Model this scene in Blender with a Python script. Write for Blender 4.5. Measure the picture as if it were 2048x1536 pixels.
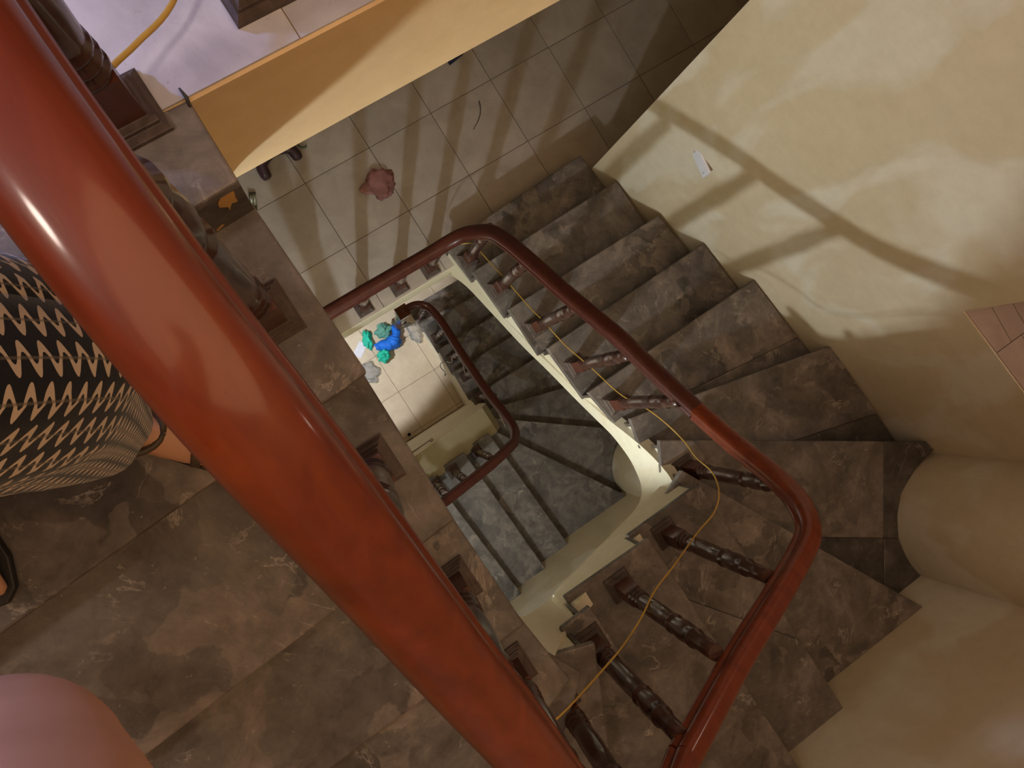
import bpy, bmesh, math, random
from mathutils import Vector, Matrix, noise

SC = bpy.context.scene
COL = SC.collection
for o in list(bpy.data.objects):
    bpy.data.objects.remove(o)
random.seed(7)

# ------------------------------------------------------------------ camera, world, lights, exposure
CAM = Vector((0.0, 0.0, 7.284))
ROT = ((0.8269739, -0.5305291, 0.1861530), (-0.5349387, -0.8443595, -0.0299591), (0.1730743, -0.0748050, -0.9820639))
cd = bpy.data.cameras.new('camera')
cam = bpy.data.objects.new('camera', cd)
COL.objects.link(cam)
rt, dn, fw = (Vector(r) for r in ROT)
m = Matrix((rt, -dn, -fw)).transposed().to_4x4()
m.translation = CAM
cam.matrix_world = m
cd.sensor_width = 36.0
cd.lens = 26.652
cd.clip_start = 0.01
cd.dof.use_dof = True
cd.dof.focus_distance = 1.6
cd.dof.aperture_fstop = 40.0
SC.camera = cam

w = bpy.data.worlds.new('world')
SC.world = w
w.use_nodes = True
w.node_tree.nodes['Background'].inputs[0].default_value = (1.0, 0.8, 0.6, 1)
w.node_tree.nodes['Background'].inputs[1].default_value = 0.02


def lamp(name, kind, loc, power, col, size=0.05, aim=None, spot=None, blend=0.3):
    d = bpy.data.lights.new(name, kind)
    d.energy = power
    d.color = col
    o = bpy.data.objects.new(name, d)
    COL.objects.link(o)
    o.location = loc
    if kind == 'AREA':
        d.shape = 'DISK'
        d.size = size
    else:
        d.shadow_soft_size = size
    if kind == 'SPOT':
        d.spot_size = spot
        d.spot_blend = blend
    if aim is not None:
        o.rotation_euler = (Vector(aim) - Vector(loc)).to_track_quat('-Z', 'Y').to_euler()
    return o


lamp('bulb_under_upper_flight', 'POINT', (-0.58, -0.93, 4.66), 80.0, (0.83, 0.93, 1.0), 0.035)
lamp('lamp_ground_floor', 'SPOT', (-0.62, 0.66, 1.9), 190.0, (0.90, 0.96, 1.0), 0.05, (-0.1, 0.85, 0.0), 1.16, 0.16)
lamp('fill_ground_hall', 'POINT', (0.35, 1.7, 2.3), 11.0, (1.0, 0.74, 0.44), 0.08)  # warm fill added to brighten the kerb wall and ground floor
lamp('lamp_top_landing', 'POINT', (-1.05, 1.70, 6.80), 78.0, (0.43, 0.51, 1.0), 0.06)
lamp('ceiling_lamp_landing', 'AREA', (-0.86, 0.45, 8.2), 12.0, (1.0, 0.82, 0.70), 0.26, (-0.1, 0.0, 6.5))
lamp('warm_fill_stairwell', 'AREA', (0.55, -0.60, 8.85), 36.0, (1.0, 0.64, 0.33), 2.6, (0.55, -0.55, 5.0))  # broad warm fill added above the stairs, not a known fixture
lamp('fill_side_room', 'POINT', (2.6, -1.3, 6.6), 6.0, (1.0, 0.82, 0.68), 0.1)  # guessed fill light added beyond the opening, no lamp known there

SC.view_settings.view_transform = 'Standard'
SC.view_settings.look = 'None'
SC.view_settings.gamma = 1.0
SC.view_settings.use_curve_mapping = False
SC.view_settings.exposure = 0.0
SC.cycles.use_denoising = True
SC.cycles.max_bounces = 8

# ------------------------------------------------------------------ materials


def srgb(r, g, b):
    def f(c):
        c /= 255.0
        return c / 12.92 if c <= 0.04045 else ((c + 0.055) / 1.055) ** 2.4
    return (f(r), f(g), f(b), 1.0)


class NT:
    def __init__(s, name, rough=0.5, spec=0.5):
        s.m = bpy.data.materials.new(name)
        s.m.use_nodes = True
        s.t = s.m.node_tree
        s.b = s.t.nodes['Principled BSDF']
        s.b.inputs['Roughness'].default_value = rough
        s.b.inputs['Specular IOR Level'].default_value = spec

    def n(s, typ, **kw):
        x = s.t.nodes.new(typ)
        for k, v in kw.items():
            if k.startswith('i_'):
                key = k[2:]
                x.inputs[int(key) if key.isdigit() else key].default_value = v
            else:
                setattr(x, k, v)
        return x

    def l(s, a, b):
        s.t.links.new(a, b)

    def coords(s, scale=1.0, rnd=True):
        tc = s.n('ShaderNodeTexCoord')
        if not rnd:
            return tc.outputs['Object']
        oi = s.n('ShaderNodeObjectInfo')
        mu = s.n('ShaderNodeMath', operation='MULTIPLY', i_1=37.0)
        s.l(oi.outputs['Random'], mu.inputs[0])
        ad = s.n('ShaderNodeVectorMath', operation='ADD')
        s.l(tc.outputs['Object'], ad.inputs[0])
        s.l(mu.outputs[0], ad.inputs[1])
        return ad.outputs[0]

    def noise(s, co, scale, detail=4.0, rough=0.55, dist=0.0):
        x = s.n('ShaderNodeTexNoise')
        x.inputs['Scale'].default_value = scale
        x.inputs['Detail'].default_value = detail
        x.inputs['Roughness'].default_value = rough
        x.inputs['Distortion'].default_value = dist
        s.l(co, x.inputs['Vector'])
        return x.outputs['Fac']

    def ramp(s, fac, stops, interp='LINEAR'):
        x = s.n('ShaderNodeValToRGB')
        x.color_ramp.interpolation = interp
        e = x.color_ramp.elements
        while len(e) < len(stops):
            e.new(0.5)
        for i, (p, c) in enumerate(stops):
            e[i].position = p
            e[i].color = c if len(c) == 4 else (*c, 1)
        s.l(fac, x.inputs[0])
        return x.outputs[0]

    def mix(s, fac, a, b, blend='MIX'):
        x = s.n('ShaderNodeMix', data_type='RGBA', blend_type=blend)
        if isinstance(fac, (int, float)):
            x.inputs[0].default_value = fac
        else:
            s.l(fac, x.inputs[0])
        for v, i in ((a, 6), (b, 7)):
            if isinstance(v, tuple):
                x.inputs[i].default_value = v
            else:
                s.l(v, x.inputs[i])
        return x.outputs[2]

    def math(s, op, a, b=0.0, clamp=False):
        x = s.n('ShaderNodeMath', operation=op, use_clamp=clamp)
        for v, i in ((a, 0), (b, 1)):
            if isinstance(v, (int, float)):
                x.inputs[i].default_value = v
            else:
                s.l(v, x.inputs[i])
        return x.outputs[0]

    def col(s, c):
        if isinstance(c, tuple):
            s.b.inputs['Base Color'].default_value = c
        else:
            s.l(c, s.b.inputs['Base Color'])

    def bump(s, h, strength=0.2, dist=0.01):
        x = s.n('ShaderNodeBump')
        x.inputs['Strength'].default_value = strength
        x.inputs['Distance'].default_value = dist
        s.l(h, x.inputs['Height'])
        s.l(x.outputs[0], s.b.inputs['Normal'])


BW = ((0, 0, 0, 1), (1, 1, 1, 1))


def mat_marble(name, dark, mid, light, vein, rough=0.38):
    t = NT(name, rough)
    co = t.coords()
    base = t.ramp(t.noise(co, 3.4, 8, 0.68, 1.4), [(0.30, dark), (0.50, mid), (0.70, light)])
    # brecciated lumps of varied tone
    wob = t.n('ShaderNodeTexNoise')
    wob.inputs['Scale'].default_value = 6.0
    wob.inputs['Detail'].default_value = 5.0
    t.l(co, wob.inputs['Vector'])
    vm = t.n('ShaderNodeVectorMath', operation='MULTIPLY_ADD')
    t.l(wob.outputs['Color'], vm.inputs[0])
    vm.inputs[1].default_value = (0.30, 0.30, 0.30)
    t.l(co, vm.inputs[2])
    vo = t.n('ShaderNodeTexVoronoi', feature='SMOOTH_F1')
    vo.inputs['Scale'].default_value = 11.0
    vo.inputs['Smoothness'].default_value = 0.15
    t.l(vm.outputs[0], vo.inputs['Vector'])
    sc = t.n('ShaderNodeSeparateColor')
    t.l(vo.outputs['Color'], sc.inputs[0])
    lump = t.ramp(sc.outputs[0], [(0.15, (0.52, 0.50, 0.48, 1)), (0.5, (0.95, 0.95, 0.95, 1)), (0.85, (1.5, 1.42, 1.34, 1))])
    msk = t.ramp(t.noise(co, 2.3, 4, 0.55), [(0.40, BW[0]), (0.62, BW[1])])
    base = t.mix(msk, base, t.mix(1.0, base, lump, 'MULTIPLY'))
    fine = t.ramp(t.noise(co, 21, 6, 0.7, 0.6), [(0.30, (0.66, 0.65, 0.64, 1)), (0.70, (1.32, 1.30, 1.26, 1))])
    base = t.mix(0.8, base, fine, 'MULTIPLY')
    # broken pale veins
    v1 = t.math('ABSOLUTE', t.math('SUBTRACT', t.noise(co, 2.4, 7, 0.62, 2.2), 0.5))
    vmask = t.ramp(v1, [(0.0, (1, 1, 1, 1)), (0.013, BW[0])])
    vsel = t.ramp(t.noise(co, 8.0, 4, 0.65), [(0.52, BW[0]), (0.64, BW[1])])
    base = t.mix(t.math('MULTIPLY', t.math('MULTIPLY', vmask, vsel), 0.46), base, vein)
    # dark patches
    dk = t.ramp(t.noise(co, 1.5, 5, 0.6, 1.0), [(0.58, BW[0]), (0.70, BW[1])])
    base = t.mix(t.math('MULTIPLY', dk, 0.55), base, tuple(c * 0.55 for c in dark[:3]) + (1,))
    # grit, plaster specks and dust
    sp = t.noise(co, 75, 3, 0.6)
    base = t.mix(t.math('MULTIPLY', t.ramp(sp, [(0.69, BW[0]), (0.74, BW[1])]), 0.45), base, (0.42, 0.37, 0.32, 1))
    du = t.ramp(t.noise(co, 6, 6, 0.72), [(0.44, BW[0]), (0.8, BW[1])])
    base = t.mix(t.math('MULTIPLY', du, 0.30), base, (0.24, 0.20, 0.17, 1))
    t.col(base)
    t.l(t.ramp(t.noise(co, 18, 4), [(0.3, (rough - .04,) * 3), (0.75, (rough + .3,) * 3)]), t.b.inputs['Roughness'])
    t.bump(t.noise(co, 40, 4), 0.06, 0.004)
    return t.m


def mat_tile(name, a, b, rough=0.3, speck=(0.2, 0.15, 0.1, 1), dirt=0.22):
    t = NT(name, rough)
    co = t.coords()
    c = t.ramp(t.noise(co, 6, 6, 0.65, 0.6), [(0.3, a), (0.7, b)])
    oi = t.n('ShaderNodeObjectInfo')
    v = t.ramp(oi.outputs['Random'], [(0, (0.92, 0.92, 0.92, 1)), (1, (1.05, 1.04, 1.02, 1))])
    c = t.mix(1.0, c, v, 'MULTIPLY')
    sm = t.ramp(t.noise(co, 2.2, 5, 0.6, 1.5), [(0.48, BW[0]), (0.75, BW[1])])
    c = t.mix(t.math('MULTIPLY', sm, dirt), c, speck)
    sp = t.ramp(t.noise(co, 90, 2), [(0.69, BW[0]), (0.75, BW[1])])
    c = t.mix(t.math('MULTIPLY', sp, 0.35), c, speck)
    t.col(c)
    t.l(t.ramp(t.noise(co, 12, 4), [(0.3, (rough,) * 3), (0.8, (rough + .3,) * 3)]), t.b.inputs['Roughness'])
    return t.m


def mat_paint(name, a, b, chalk, rough=0.75, patches=0.75):
    t = NT(name, rough, 0.3)
    co = t.coords(rnd=False)
    c = t.ramp(t.noise(co, 1.6, 5, 0.55, 0.4), [(0.32, a), (0.68, b)])
    mp = t.n('ShaderNodeMapping')
    mp.inputs['Scale'].default_value = (1.0, 1.7, 0.75)
    mp.inputs['Rotation'].default_value = (0.5, 0.2, 0.3)
    t.l(co, mp.inputs[0])
    pm = t.ramp(t.noise(mp.outputs[0], 2.1, 3, 0.45, 0.7), [(0.52, BW[0]), (0.60, BW[1])])
    c = t.mix(t.math('MULTIPLY', pm, patches), c, chalk)
    st = t.ramp(t.noise(co, 16, 6, 0.7), [(0.3, (0.93, 0.92, 0.9, 1)), (0.7, (1.04, 1.04, 1.03, 1))])
    c = t.mix(1.0, c, st, 'MULTIPLY')
    t.col(c)
    t.bump(t.noise(co, 24, 6, 0.65), 0.10, 0.006)
    return t.m


def mat_wood(name, a, b, rough=0.22, coat=0.7, scale=1.0, axis=(6, 1.2, 6)):
    t = NT(name, rough)
    co = t.coords()
    mp = t.n('ShaderNodeMapping')
    mp.inputs['Scale'].default_value = axis
    t.l(co, mp.inputs[0])
    c = t.ramp(t.noise(mp.outputs[0], 5 * scale, 6, 0.62, 0.8), [(0.3, a), (0.72, b)])
    t.col(c)
    t.b.inputs['Specular IOR Level'].default_value = 0.22
    t.b.inputs['Coat Weight'].default_value = coat
    t.b.inputs['Coat Roughness'].default_value = 0.13
    mp2 = t.n('ShaderNodeMapping')
    mp2.inputs['Scale'].default_value = tuple(v * 0.5 for v in axis)
    t.l(co, mp2.inputs[0])
    hh = t.math('ADD', t.noise(co, 55, 3), t.math('MULTIPLY', t.noise(mp2.outputs[0], 120, 3, 0.6), 0.8))
    t.bump(hh, 0.07, 0.0015)
    return t.m


def mat_flat(name, c, rough=0.5, var=0.12, metal=0.0, scale=20):
    t = NT(name, rough)
    co = t.coords()
    lo = tuple(x * (1 - var) for x in c[:3]) + (1,)
    hi = tuple(min(1, x * (1 + var)) for x in c[:3]) + (1,)
    t.col(t.ramp(t.noise(co, scale, 4), [(0.3, lo), (0.7, hi)]))
    t.b.inputs['Metallic'].default_value = metal
    return t.m


def mat_bag(name, c, alpha=0.2):
    t = NT(name, 0.28)
    co = t.coords()
    t.col(t.ramp(t.noise(co, 22, 5, 0.6), [(0.3, tuple(x * 0.7 for x in c[:3]) + (1,)), (0.72, c)]))
    t.b.inputs['Transmission Weight'].default_value = alpha
    t.b.inputs['IOR'].default_value = 1.15
    t.b.inputs['Alpha'].default_value = 1 - alpha * 0.6
    t.bump(t.noise(co, 45, 4, 0.6), 0.5, 0.01)
    return t.m


M = {}
M['marble'] = mat_marble('grey_brown_marble', (0.055, 0.046, 0.041, 1), (0.120, 0.102, 0.092, 1), (0.200, 0.170, 0.153, 1), (0.58, 0.52, 0.46, 1))
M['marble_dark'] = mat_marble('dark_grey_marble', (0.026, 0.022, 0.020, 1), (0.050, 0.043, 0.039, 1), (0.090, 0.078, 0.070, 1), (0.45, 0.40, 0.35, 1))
M['riser'] = mat_marble('marble_riser', (0.050, 0.040, 0.033, 1), (0.095, 0.075, 0.062, 1), (0.15, 0.118, 0.10, 1), (0.35, 0.3, 0.25, 1))
M['tile'] = mat_tile('beige_floor_tile', (0.36, 0.30, 0.26, 1), (0.46, 0.395, 0.345, 1))
M['tile_ground'] = mat_tile('cream_ground_tile', (0.50, 0.40, 0.29, 1), (0.60, 0.49, 0.37, 1))
M['tile_white'] = mat_tile('white_dusty_tile', (0.40, 0.40, 0.46, 1), (0.62, 0.62, 0.69, 1), 0.45, (0.26, 0.21, 0.19, 1), 0.5)
M['tile_pink'] = mat_tile('pinkish_tile', (0.36, 0.27, 0.245, 1), (0.45, 0.35, 0.31, 1))
M['grout'] = mat_flat('dark_grout', (0.10, 0.075, 0.05, 1), 0.9)
M['paint'] = mat_paint('yellow_wall_paint', (0.54, 0.445, 0.30, 1), (0.60, 0.51, 0.36, 1), (0.66, 0.61, 0.50, 1))
M['paint_plain'] = mat_paint('yellow_stringer_paint', (0.66, 0.60, 0.45, 1), (0.72, 0.67, 0.53, 1), (0.77, 0.74, 0.64, 1), 0.7, 0.4)
M['ochre'] = mat_paint('ochre_fascia_paint', (0.74, 0.53, 0.28, 1), (0.79, 0.58, 0.32, 1), (0.80, 0.62, 0.38, 1), 0.6, 0.25)
M['ceiling'] = mat_flat('white_ceiling', (0.7, 0.66, 0.6, 1), 0.9, 0.03)
M['rail'] = mat_wood('red_lacquered_wood', (0.095, 0.0135, 0.0030, 1), (0.165, 0.0270, 0.0050, 1), 0.42, 0.45)
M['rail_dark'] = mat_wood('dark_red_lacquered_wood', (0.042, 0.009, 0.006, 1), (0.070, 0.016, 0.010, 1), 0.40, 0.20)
M['wood'] = mat_wood('dark_brown_turned_wood', (0.032, 0.013, 0.010, 1), (0.070, 0.028, 0.019, 1), 0.3, 0.5, 1.0, (6, 6, 1.2))
M['block'] = mat_wood('reddish_brown_wood', (0.055, 0.014, 0.008, 1), (0.100, 0.028, 0.014, 1), 0.4, 0.3, 1.0, (6, 6, 1.2))
M['plinth'] = mat_wood('dusty_brown_wood', (0.060, 0.042, 0.036, 1), (0.120, 0.088, 0.074, 1), 0.6, 0.1, 1.0, (6, 6, 1.2))

# ------------------------------------------------------------------ helpers


def link(name, bm, mat, parent=None, smooth=False, bevel=0.0, segs=1):
    bmesh.ops.recalc_face_normals(bm, faces=bm.faces)
    me = bpy.data.meshes.new(name)
    bm.to_mesh(me)
    bm.free()
    if smooth:
        for p in me.polygons:
            p.use_smooth = len(p.vertices) < 5
    o = bpy.data.objects.new(name, me)
    if mat is not None:
        me.materials.append(mat)
    COL.objects.link(o)
    if parent is not None:
        o.parent = parent
    if bevel:
        b = o.modifiers.new('bevel', 'BEVEL')
        b.width = bevel
        b.segments = segs
        b.limit_method = 'ANGLE'
    return o


def tag(o, label, cat=None, group=None, kind=None):
    o['label'] = label
    if cat:
        o['category'] = cat
    if group:
        o['group'] = group
    if kind:
        o['kind'] = kind
    return o


def empty(name, loc=(0, 0, 0), rz=0.0):
    o = bpy.data.objects.new(name, None)
    o.empty_display_size = 0.05
    o.location = loc
    o.rotation_euler = (0, 0, rz)
    COL.objects.link(o)
    return o


def struct(o):
    o['kind'] = 'structure'
    return o


def box(bm, x0, x1, y0, y1, z0, z1):
    v = [bm.verts.new(c) for c in ((x0, y0, z0), (x1, y0, z0), (x1, y1, z0), (x0, y1, z0), (x0, y0, z1), (x1, y0, z1), (x1, y1, z1), (x0, y1, z1))]
    for f in ((0, 3, 2, 1), (4, 5, 6, 7), (0, 1, 5, 4), (1, 2, 6, 5), (2, 3, 7, 6), (3, 0, 4, 7)):
        bm.faces.new([v[i] for i in f])
    return v


def prism(bm, poly, z0, z1):
    """z0 / z1 : number or list with one height for each corner"""
    n = len(poly)
    a = z0 if isinstance(z0, (list, tuple)) else [z0] * n
    b = z1 if isinstance(z1, (list, tuple)) else [z1] * n
    lo = [bm.verts.new((p[0], p[1], a[i])) for i, p in enumerate(poly)]
    hi = [bm.verts.new((p[0], p[1], b[i])) for i, p in enumerate(poly)]
    bm.faces.new(lo)
    bm.faces.new(hi)
    for i in range(n):
        j = (i + 1) % n
        bm.faces.new((lo[i], lo[j], hi[j], hi[i]))


def lathe(bm, prof, cx=0, cy=0, seg=14, z0=0):
    rings = []
    for z, r in prof:
        rings.append([bm.verts.new((cx + r * math.cos(2 * math.pi * i / seg), cy + r * math.sin(2 * math.pi * i / seg), z0 + z)) for i in range(seg)])
    for a, b in zip(rings, rings[1:]):
        for i in range(seg):
            j = (i + 1) % seg
            bm.faces.new((a[i], a[j], b[j], b[i]))
    bm.faces.new(rings[0])
    bm.faces.new(rings[-1])


def tube(bm, pts, r, seg=8):
    pts = [Vector(p) for p in pts]
    rings = []
    up0 = None
    for i, p in enumerate(pts):
        d = (pts[min(i + 1, len(pts) - 1)] - pts[max(i - 1, 0)]).normalized()
        if up0 is None:
            up0 = Vector((0, 0, 1)) if abs(d.z) < 0.9 else Vector((1, 0, 0))
        u = (up0 - d * up0.dot(d)).normalized()
        up0 = u
        s = d.cross(u)
        rr = r[i] if isinstance(r, (list, tuple)) else r
        rings.append([bm.verts.new(p + (u * math.cos(a) + s * math.sin(a)) * rr) for a in (2 * math.pi * k / seg for k in range(seg))])
    for a, b in zip(rings, rings[1:]):
        for i in range(seg):
            j = (i + 1) % seg
            bm.faces.new((a[i], a[j], b[j], b[i]))
    bm.faces.new(rings[0])
    bm.faces.new(rings[-1])


def spline(pts, n=8):
    """Catmull-Rom through the points"""
    P = [Vector(p) for p in pts]
    out = []
    for i in range(len(P) - 1):
        a, b, c, d = P[max(i - 1, 0)], P[i], P[i + 1], P[min(i + 2, len(P) - 1)]
        for k in range(n):
            t = k / n
            out.append(0.5 * ((2 * b) + (c - a) * t + (2 * a - 5 * b + 4 * c - d) * t * t + (3 * b - a - 3 * c + d) * t ** 3))
    out.append(P[-1])
    return out


def clip(poly, p, q, keep_left):
    """half-plane clip of a 2D polygon by the line p->q"""
    def side(v):
        s = (q[0] - p[0]) * (v[1] - p[1]) - (q[1] - p[1]) * (v[0] - p[0])
        return s if keep_left else -s
    out = []
    for i, a in enumerate(poly):
        b = poly[(i + 1) % len(poly)]
        sa, sb = side(a), side(b)
        if sa >= 0:
            out.append(a)
        if (sa > 0 > sb) or (sa < 0 < sb):
            t = sa / (sa - sb)
            out.append((a[0] + (b[0] - a[0]) * t, a[1] + (b[1] - a[1]) * t))
    return out


# ------------------------------------------------------------------ levels
R = 0.172
ZA = 18 * R            # first-floor landing
ZL = 36 * R            # top landing

# ------------------------------------------------------------------ walls


def wall_piece(name, p, q, z0, z1, th, mat=None, parent=None):
    """upright slab from p to q, thickness th to the right-hand side of p->q"""
    d = Vector((q[0] - p[0], q[1] - p[1], 0)).normalized()
    nrm = Vector((d.y, -d.x, 0)) * th
    bm = bmesh.new()
    prism(bm, [p, q, (q[0] + nrm.x, q[1] + nrm.y), (p[0] + nrm.x, p[1] + nrm.y)], z0, z1)
    return link(name, bm, mat or M['paint'], parent)


def WX(y):
    return 1.795 - 0.13 * y


ZT = 8.95
SILL = 4.985
OY0, OY1 = -0.822, -1.62     # the opening in the wall beside the winders
bm = bmesh.new()
pts = [(WX(y), y) for y in (0.46, OY0, OY1, -2.2)]
th = 0.14
def seg_prism(a, b, z0, z1):
    prism(bm, [a, b, (b[0] + th, b[1] - 0.02), (a[0] + th, a[1] - 0.02)], z0, z1)
seg_prism(pts[0], pts[1], ZA - 0.3, ZT)
seg_prism(pts[1], pts[2], ZA - 0.3, SILL - 0.006)
seg_prism(pts[1], pts[2], 6.95, ZT)
seg_prism(pts[2], pts[3], ZA - 0.3, ZT)
wr = struct(link('wall_right', bm, M['paint']))
# rounded pillar in the corner
bm = bmesh.new()
lathe(bm, [(0, 0.315), (ZT - 3.9, 0.315)], 1.925, -1.835, 96, 3.9)
struct(link('wall_corner', bm, M['paint']))
bm = bmesh.new()
lathe(bm, [(0, 0.29), (3.9, 0.29)], 1.66, -1.66, 96, 0)
struct(link('wall_corner', bm, M['paint']))
struct(wall_piece('wall_front', (-1.1, -1.93), (2.3, -1.93), 3.9, ZT, 0.12))
struct(wall_piece('wall_front', (-1.1, -1.72), (2.3, -1.72), 0, 3.9, 0.33))
struct(wall_piece('wall_right', (1.70, 0.30), (1.70, -2.0), 0, ZA - 0.3, -0.14))
bm = bmesh.new()
box(bm, -1.07, -0.95, -2.05, 0.49, 0, ZT)
struct(link('wall_left', bm, M['paint']))
bm = bmesh.new()
box(bm, -2.75, -1.07, 0.40, 0.49, 0, ZT)
struct(link('wall_left', bm, M['paint']))
bm = bmesh.new()
box(bm, -2.85, -2.75, 0.40, 3.3, 0, ZT)
struct(link('wall_left', bm, M['paint']))
bm = bmesh.new()
box(bm, -2.85, 3.35, 3.2, 3.3, 0, ZT)
struct(link('wall_back', bm, M['paint']))
bm = bmesh.new()
box(bm, 3.25, 3.35, -2.1, 3.2, 0, ZT)
struct(link('wall_right', bm, M['paint']))
bm = bmesh.new()
box(bm, 1.88, 3.25, 0.36, 0.46, 0, ZT)
struct(link('wall_right', bm, M['paint']))
bm = bmesh.new()
box(bm, 2.2, 3.25, -2.2, -2.1, 0, ZT)
struct(link('wall_front', bm, M['paint']))
bm = bmesh.new()
box(bm, -2.85, 3.35, -2.2, 3.3, ZT, ZT + 0.1)
struct(link('ceiling', bm, M['ceiling']))

# ------------------------------------------------------------------ floors with separate tiles
TILE_MESH = {}


def tile_mesh(sx, sy, mat, th=0.012):
    key = (round(sx, 4), round(sy, 4), mat.name)
    if key not in TILE_MESH:
        b = bmesh.new()
        box(b, -sx / 2, sx / 2, -sy / 2, sy / 2, -th, 0)
        bmesh.ops.recalc_face_normals(b, faces=b.faces)
        me = bpy.data.meshes.new('tile')
        b.to_mesh(me)
        b.free()
        me.materials.append(mat)
        TILE_MESH[key] = me
    return TILE_MESH[key]


def tiles(parent, x0, x1, y0, y1, z, gx, gy, size, mat, gap=0.0035, sizey=None):
    sy_ = sizey or size
    def cuts(a, b, g, s):
        c = [a]
        k = math.floor((a - g) / s) + 1
        while g + k * s < b - 1e-4:
            if g + k * s > a + 1e-4:
                c.append(g + k * s)
            k += 1
        c.append(b)
        return c
    xs, ys = cuts(x0, x1, gx, size), cuts(y0, y1, gy, sy_)
    for xa, xb in zip(xs, xs[1:]):
        for ya, yb in zip(ys, ys[1:]):
            if xb - xa < 0.012 or yb - ya < 0.012:
                continue
            o = bpy.data.objects.new('tile', tile_mesh(xb - xa - gap, yb - ya - gap, mat))
            o.location = ((xa + xb) / 2, (ya + yb) / 2, z + random.uniform(-.0006, .0006))
            o.parent = parent
            COL.objects.link(o)


# ground floor
bm = bmesh.new()
box(bm, -2.75, 3.25, -2.1, 3.2, -0.2, -0.005)
fl = struct(link('floor', bm, M['grout']))
tiles(fl, -0.95, 2.315, -0.47, 2.37, 0.0, 0.315, -0.03, 0.4, M['tile_ground'])
# first-floor landing
bm = bmesh.new()
box(bm, -0.95, 3.25, 0.41, 3.2, ZA - 0.31, ZA - 0.005)
fa = struct(link('floor', bm, M['paint_plain']))
bm = bmesh.new()
box(bm, -0.945, 3.245, 0.415, 3.195, ZA - 0.02, ZA - 0.0045)
link('grout_bed', bm, M['grout'], fa)
tiles(fa, -0.95, 3.25, 0.41, 3.2, ZA, 0.364, 0.398, 0.4, M['tile'])
bm = bmesh.new()
box(bm, 0.86, 1.72, 0.27, 0.41, ZA - 0.05, ZA - 0.005)
link('landing_edge', bm, M['paint_plain'], fa)
# top landing
bm = bmesh.new()
box(bm, -2.75, 3.25, 0.485, 3.2, ZL - 0.36, ZL - 0.005)
ft = struct(link('floor', bm, M['ochre']))
tiles(ft, -1.4, 1.8, 0.485, 2.49, ZL, 0.199, 0.49, 0.4, M['tile_white'], 0.002)
# side-room floor seen through the opening
bm = bmesh.new()
prism(bm, [(WX(OY0) + .01, OY0), (3.25, OY0), (3.25, OY1), (WX(OY1) + .01, OY1)], SILL - 0.2, SILL - 0.005)
fs = struct(link('floor', bm, M['grout']))
row = 0
y = OY0
while y > OY1 + 0.01:
    yb = max(y - 0.19, OY1)
    off = 0.0 if row % 2 == 0 else 0.05
    xs = [WX(y) + 0.004, 2.004 + off]
    while xs[-1] < 3.2:
        xs.append(xs[-1] + 0.081 * (1 if row % 2 == 0 else 2))
    xs[-1] = 3.24
    for xa, xb in zip(xs, xs[1:]):
        b2 = bmesh.new()
        xl0, xl1 = (xa, WX(yb) + 0.004) if xa == xs[0] else (xa, xa)
        prism(b2, [(xl0 + .0015, y - .0015), (xb - .0015, y - .0015), (xb - .0015, yb + .0015), (xl1 + .0015, yb + .0015)], SILL - 0.012, SILL)
        link('tile', b2, M['tile_pink'], fs)
    y = yb
    row += 1
bm = bmesh.new()
box(bm, 2.1, 3.25, OY0, OY0 + 0.1, SILL - 0.2, ZT)
struct(link('wall_back', bm, M['paint']))

# ------------------------------------------------------------------ staircases
XW = -0.95
UP = {  # nosing: inner end, wall end ; tread k also: inner back end, extra wall corners
    1: ((.798, .512), (1.722, .556)), 2: ((.812, .304), (1.744, .317)), 3: ((.828, .042), (1.766, .040)),
    4: ((.849, -.213), (1.813, -.198)), 5: ((.861, -.473), (1.848, -.465)), 6: ((.915, -.645), (1.916, -.894)),
    7: ((.925, -.755), (1.975, -1.449)), 8: ((.887, -.863), (1.467, -1.93)), 9: ((.865, -.891), (.885, -1.93)),
    10: ((.552, -.886), (.575, -1.93)), 11: ((.239, -.891), (.262, -1.93)), 12: ((.177, -.920), (-.29, -1.93)),
    13: ((.091, -.894), (XW, -1.735)), 14: ((.050, -.811), (XW, -1.12)), 15: ((.028, -.573), (XW, -.590)),
    16: ((.021, -.267), (XW, -.325)), 17: ((.029, .049), (XW, -.015)), 18: ((.019, .360), (XW, .32)), 19: ((.022, .492), (XW, .492))}
UPE = {1: (.817, .269), 2: (.829, .012), 3: (.836, -.234), 4: (.870, -.515), 5: (.895, -.674), 6: (.887, -.786),
       7: (.857, -.879), 8: (.779, -.908), 9: (.528, -.894), 10: (.200, -.881), 11: (.126, -.895), 12: (.049, -.873),
       13: (.040, -.785), 14: (.024, -.545), 15: (.022, -.24), 16: (.026, .078), 17: (.020, .388), 18: (.022, .488)}
UPX = {7: [(1.988, -1.503), (1.935, -1.508), (1.858, -1.524), (1.747, -1.569), (1.675, -1.640), (1.625, -1.725), (1.613, -1.823), (1.640, -1.93)],
       12: [(XW, -1.93)]}
UPB = {1: ZA - .31, 2: 3.07, 3: 3.24, 4: 3.44, 5: 3.65, 6: 3.80, 7: 3.95, 8: 4.06, 9: 4.32, 10: 4.49, 11: 4.65, 12: 4.74,
       13: 4.86, 14: 5.05, 15: 5.31, 16: 5.48, 17: 5.66, 18: 5.83, 19: 5.83}
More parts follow.
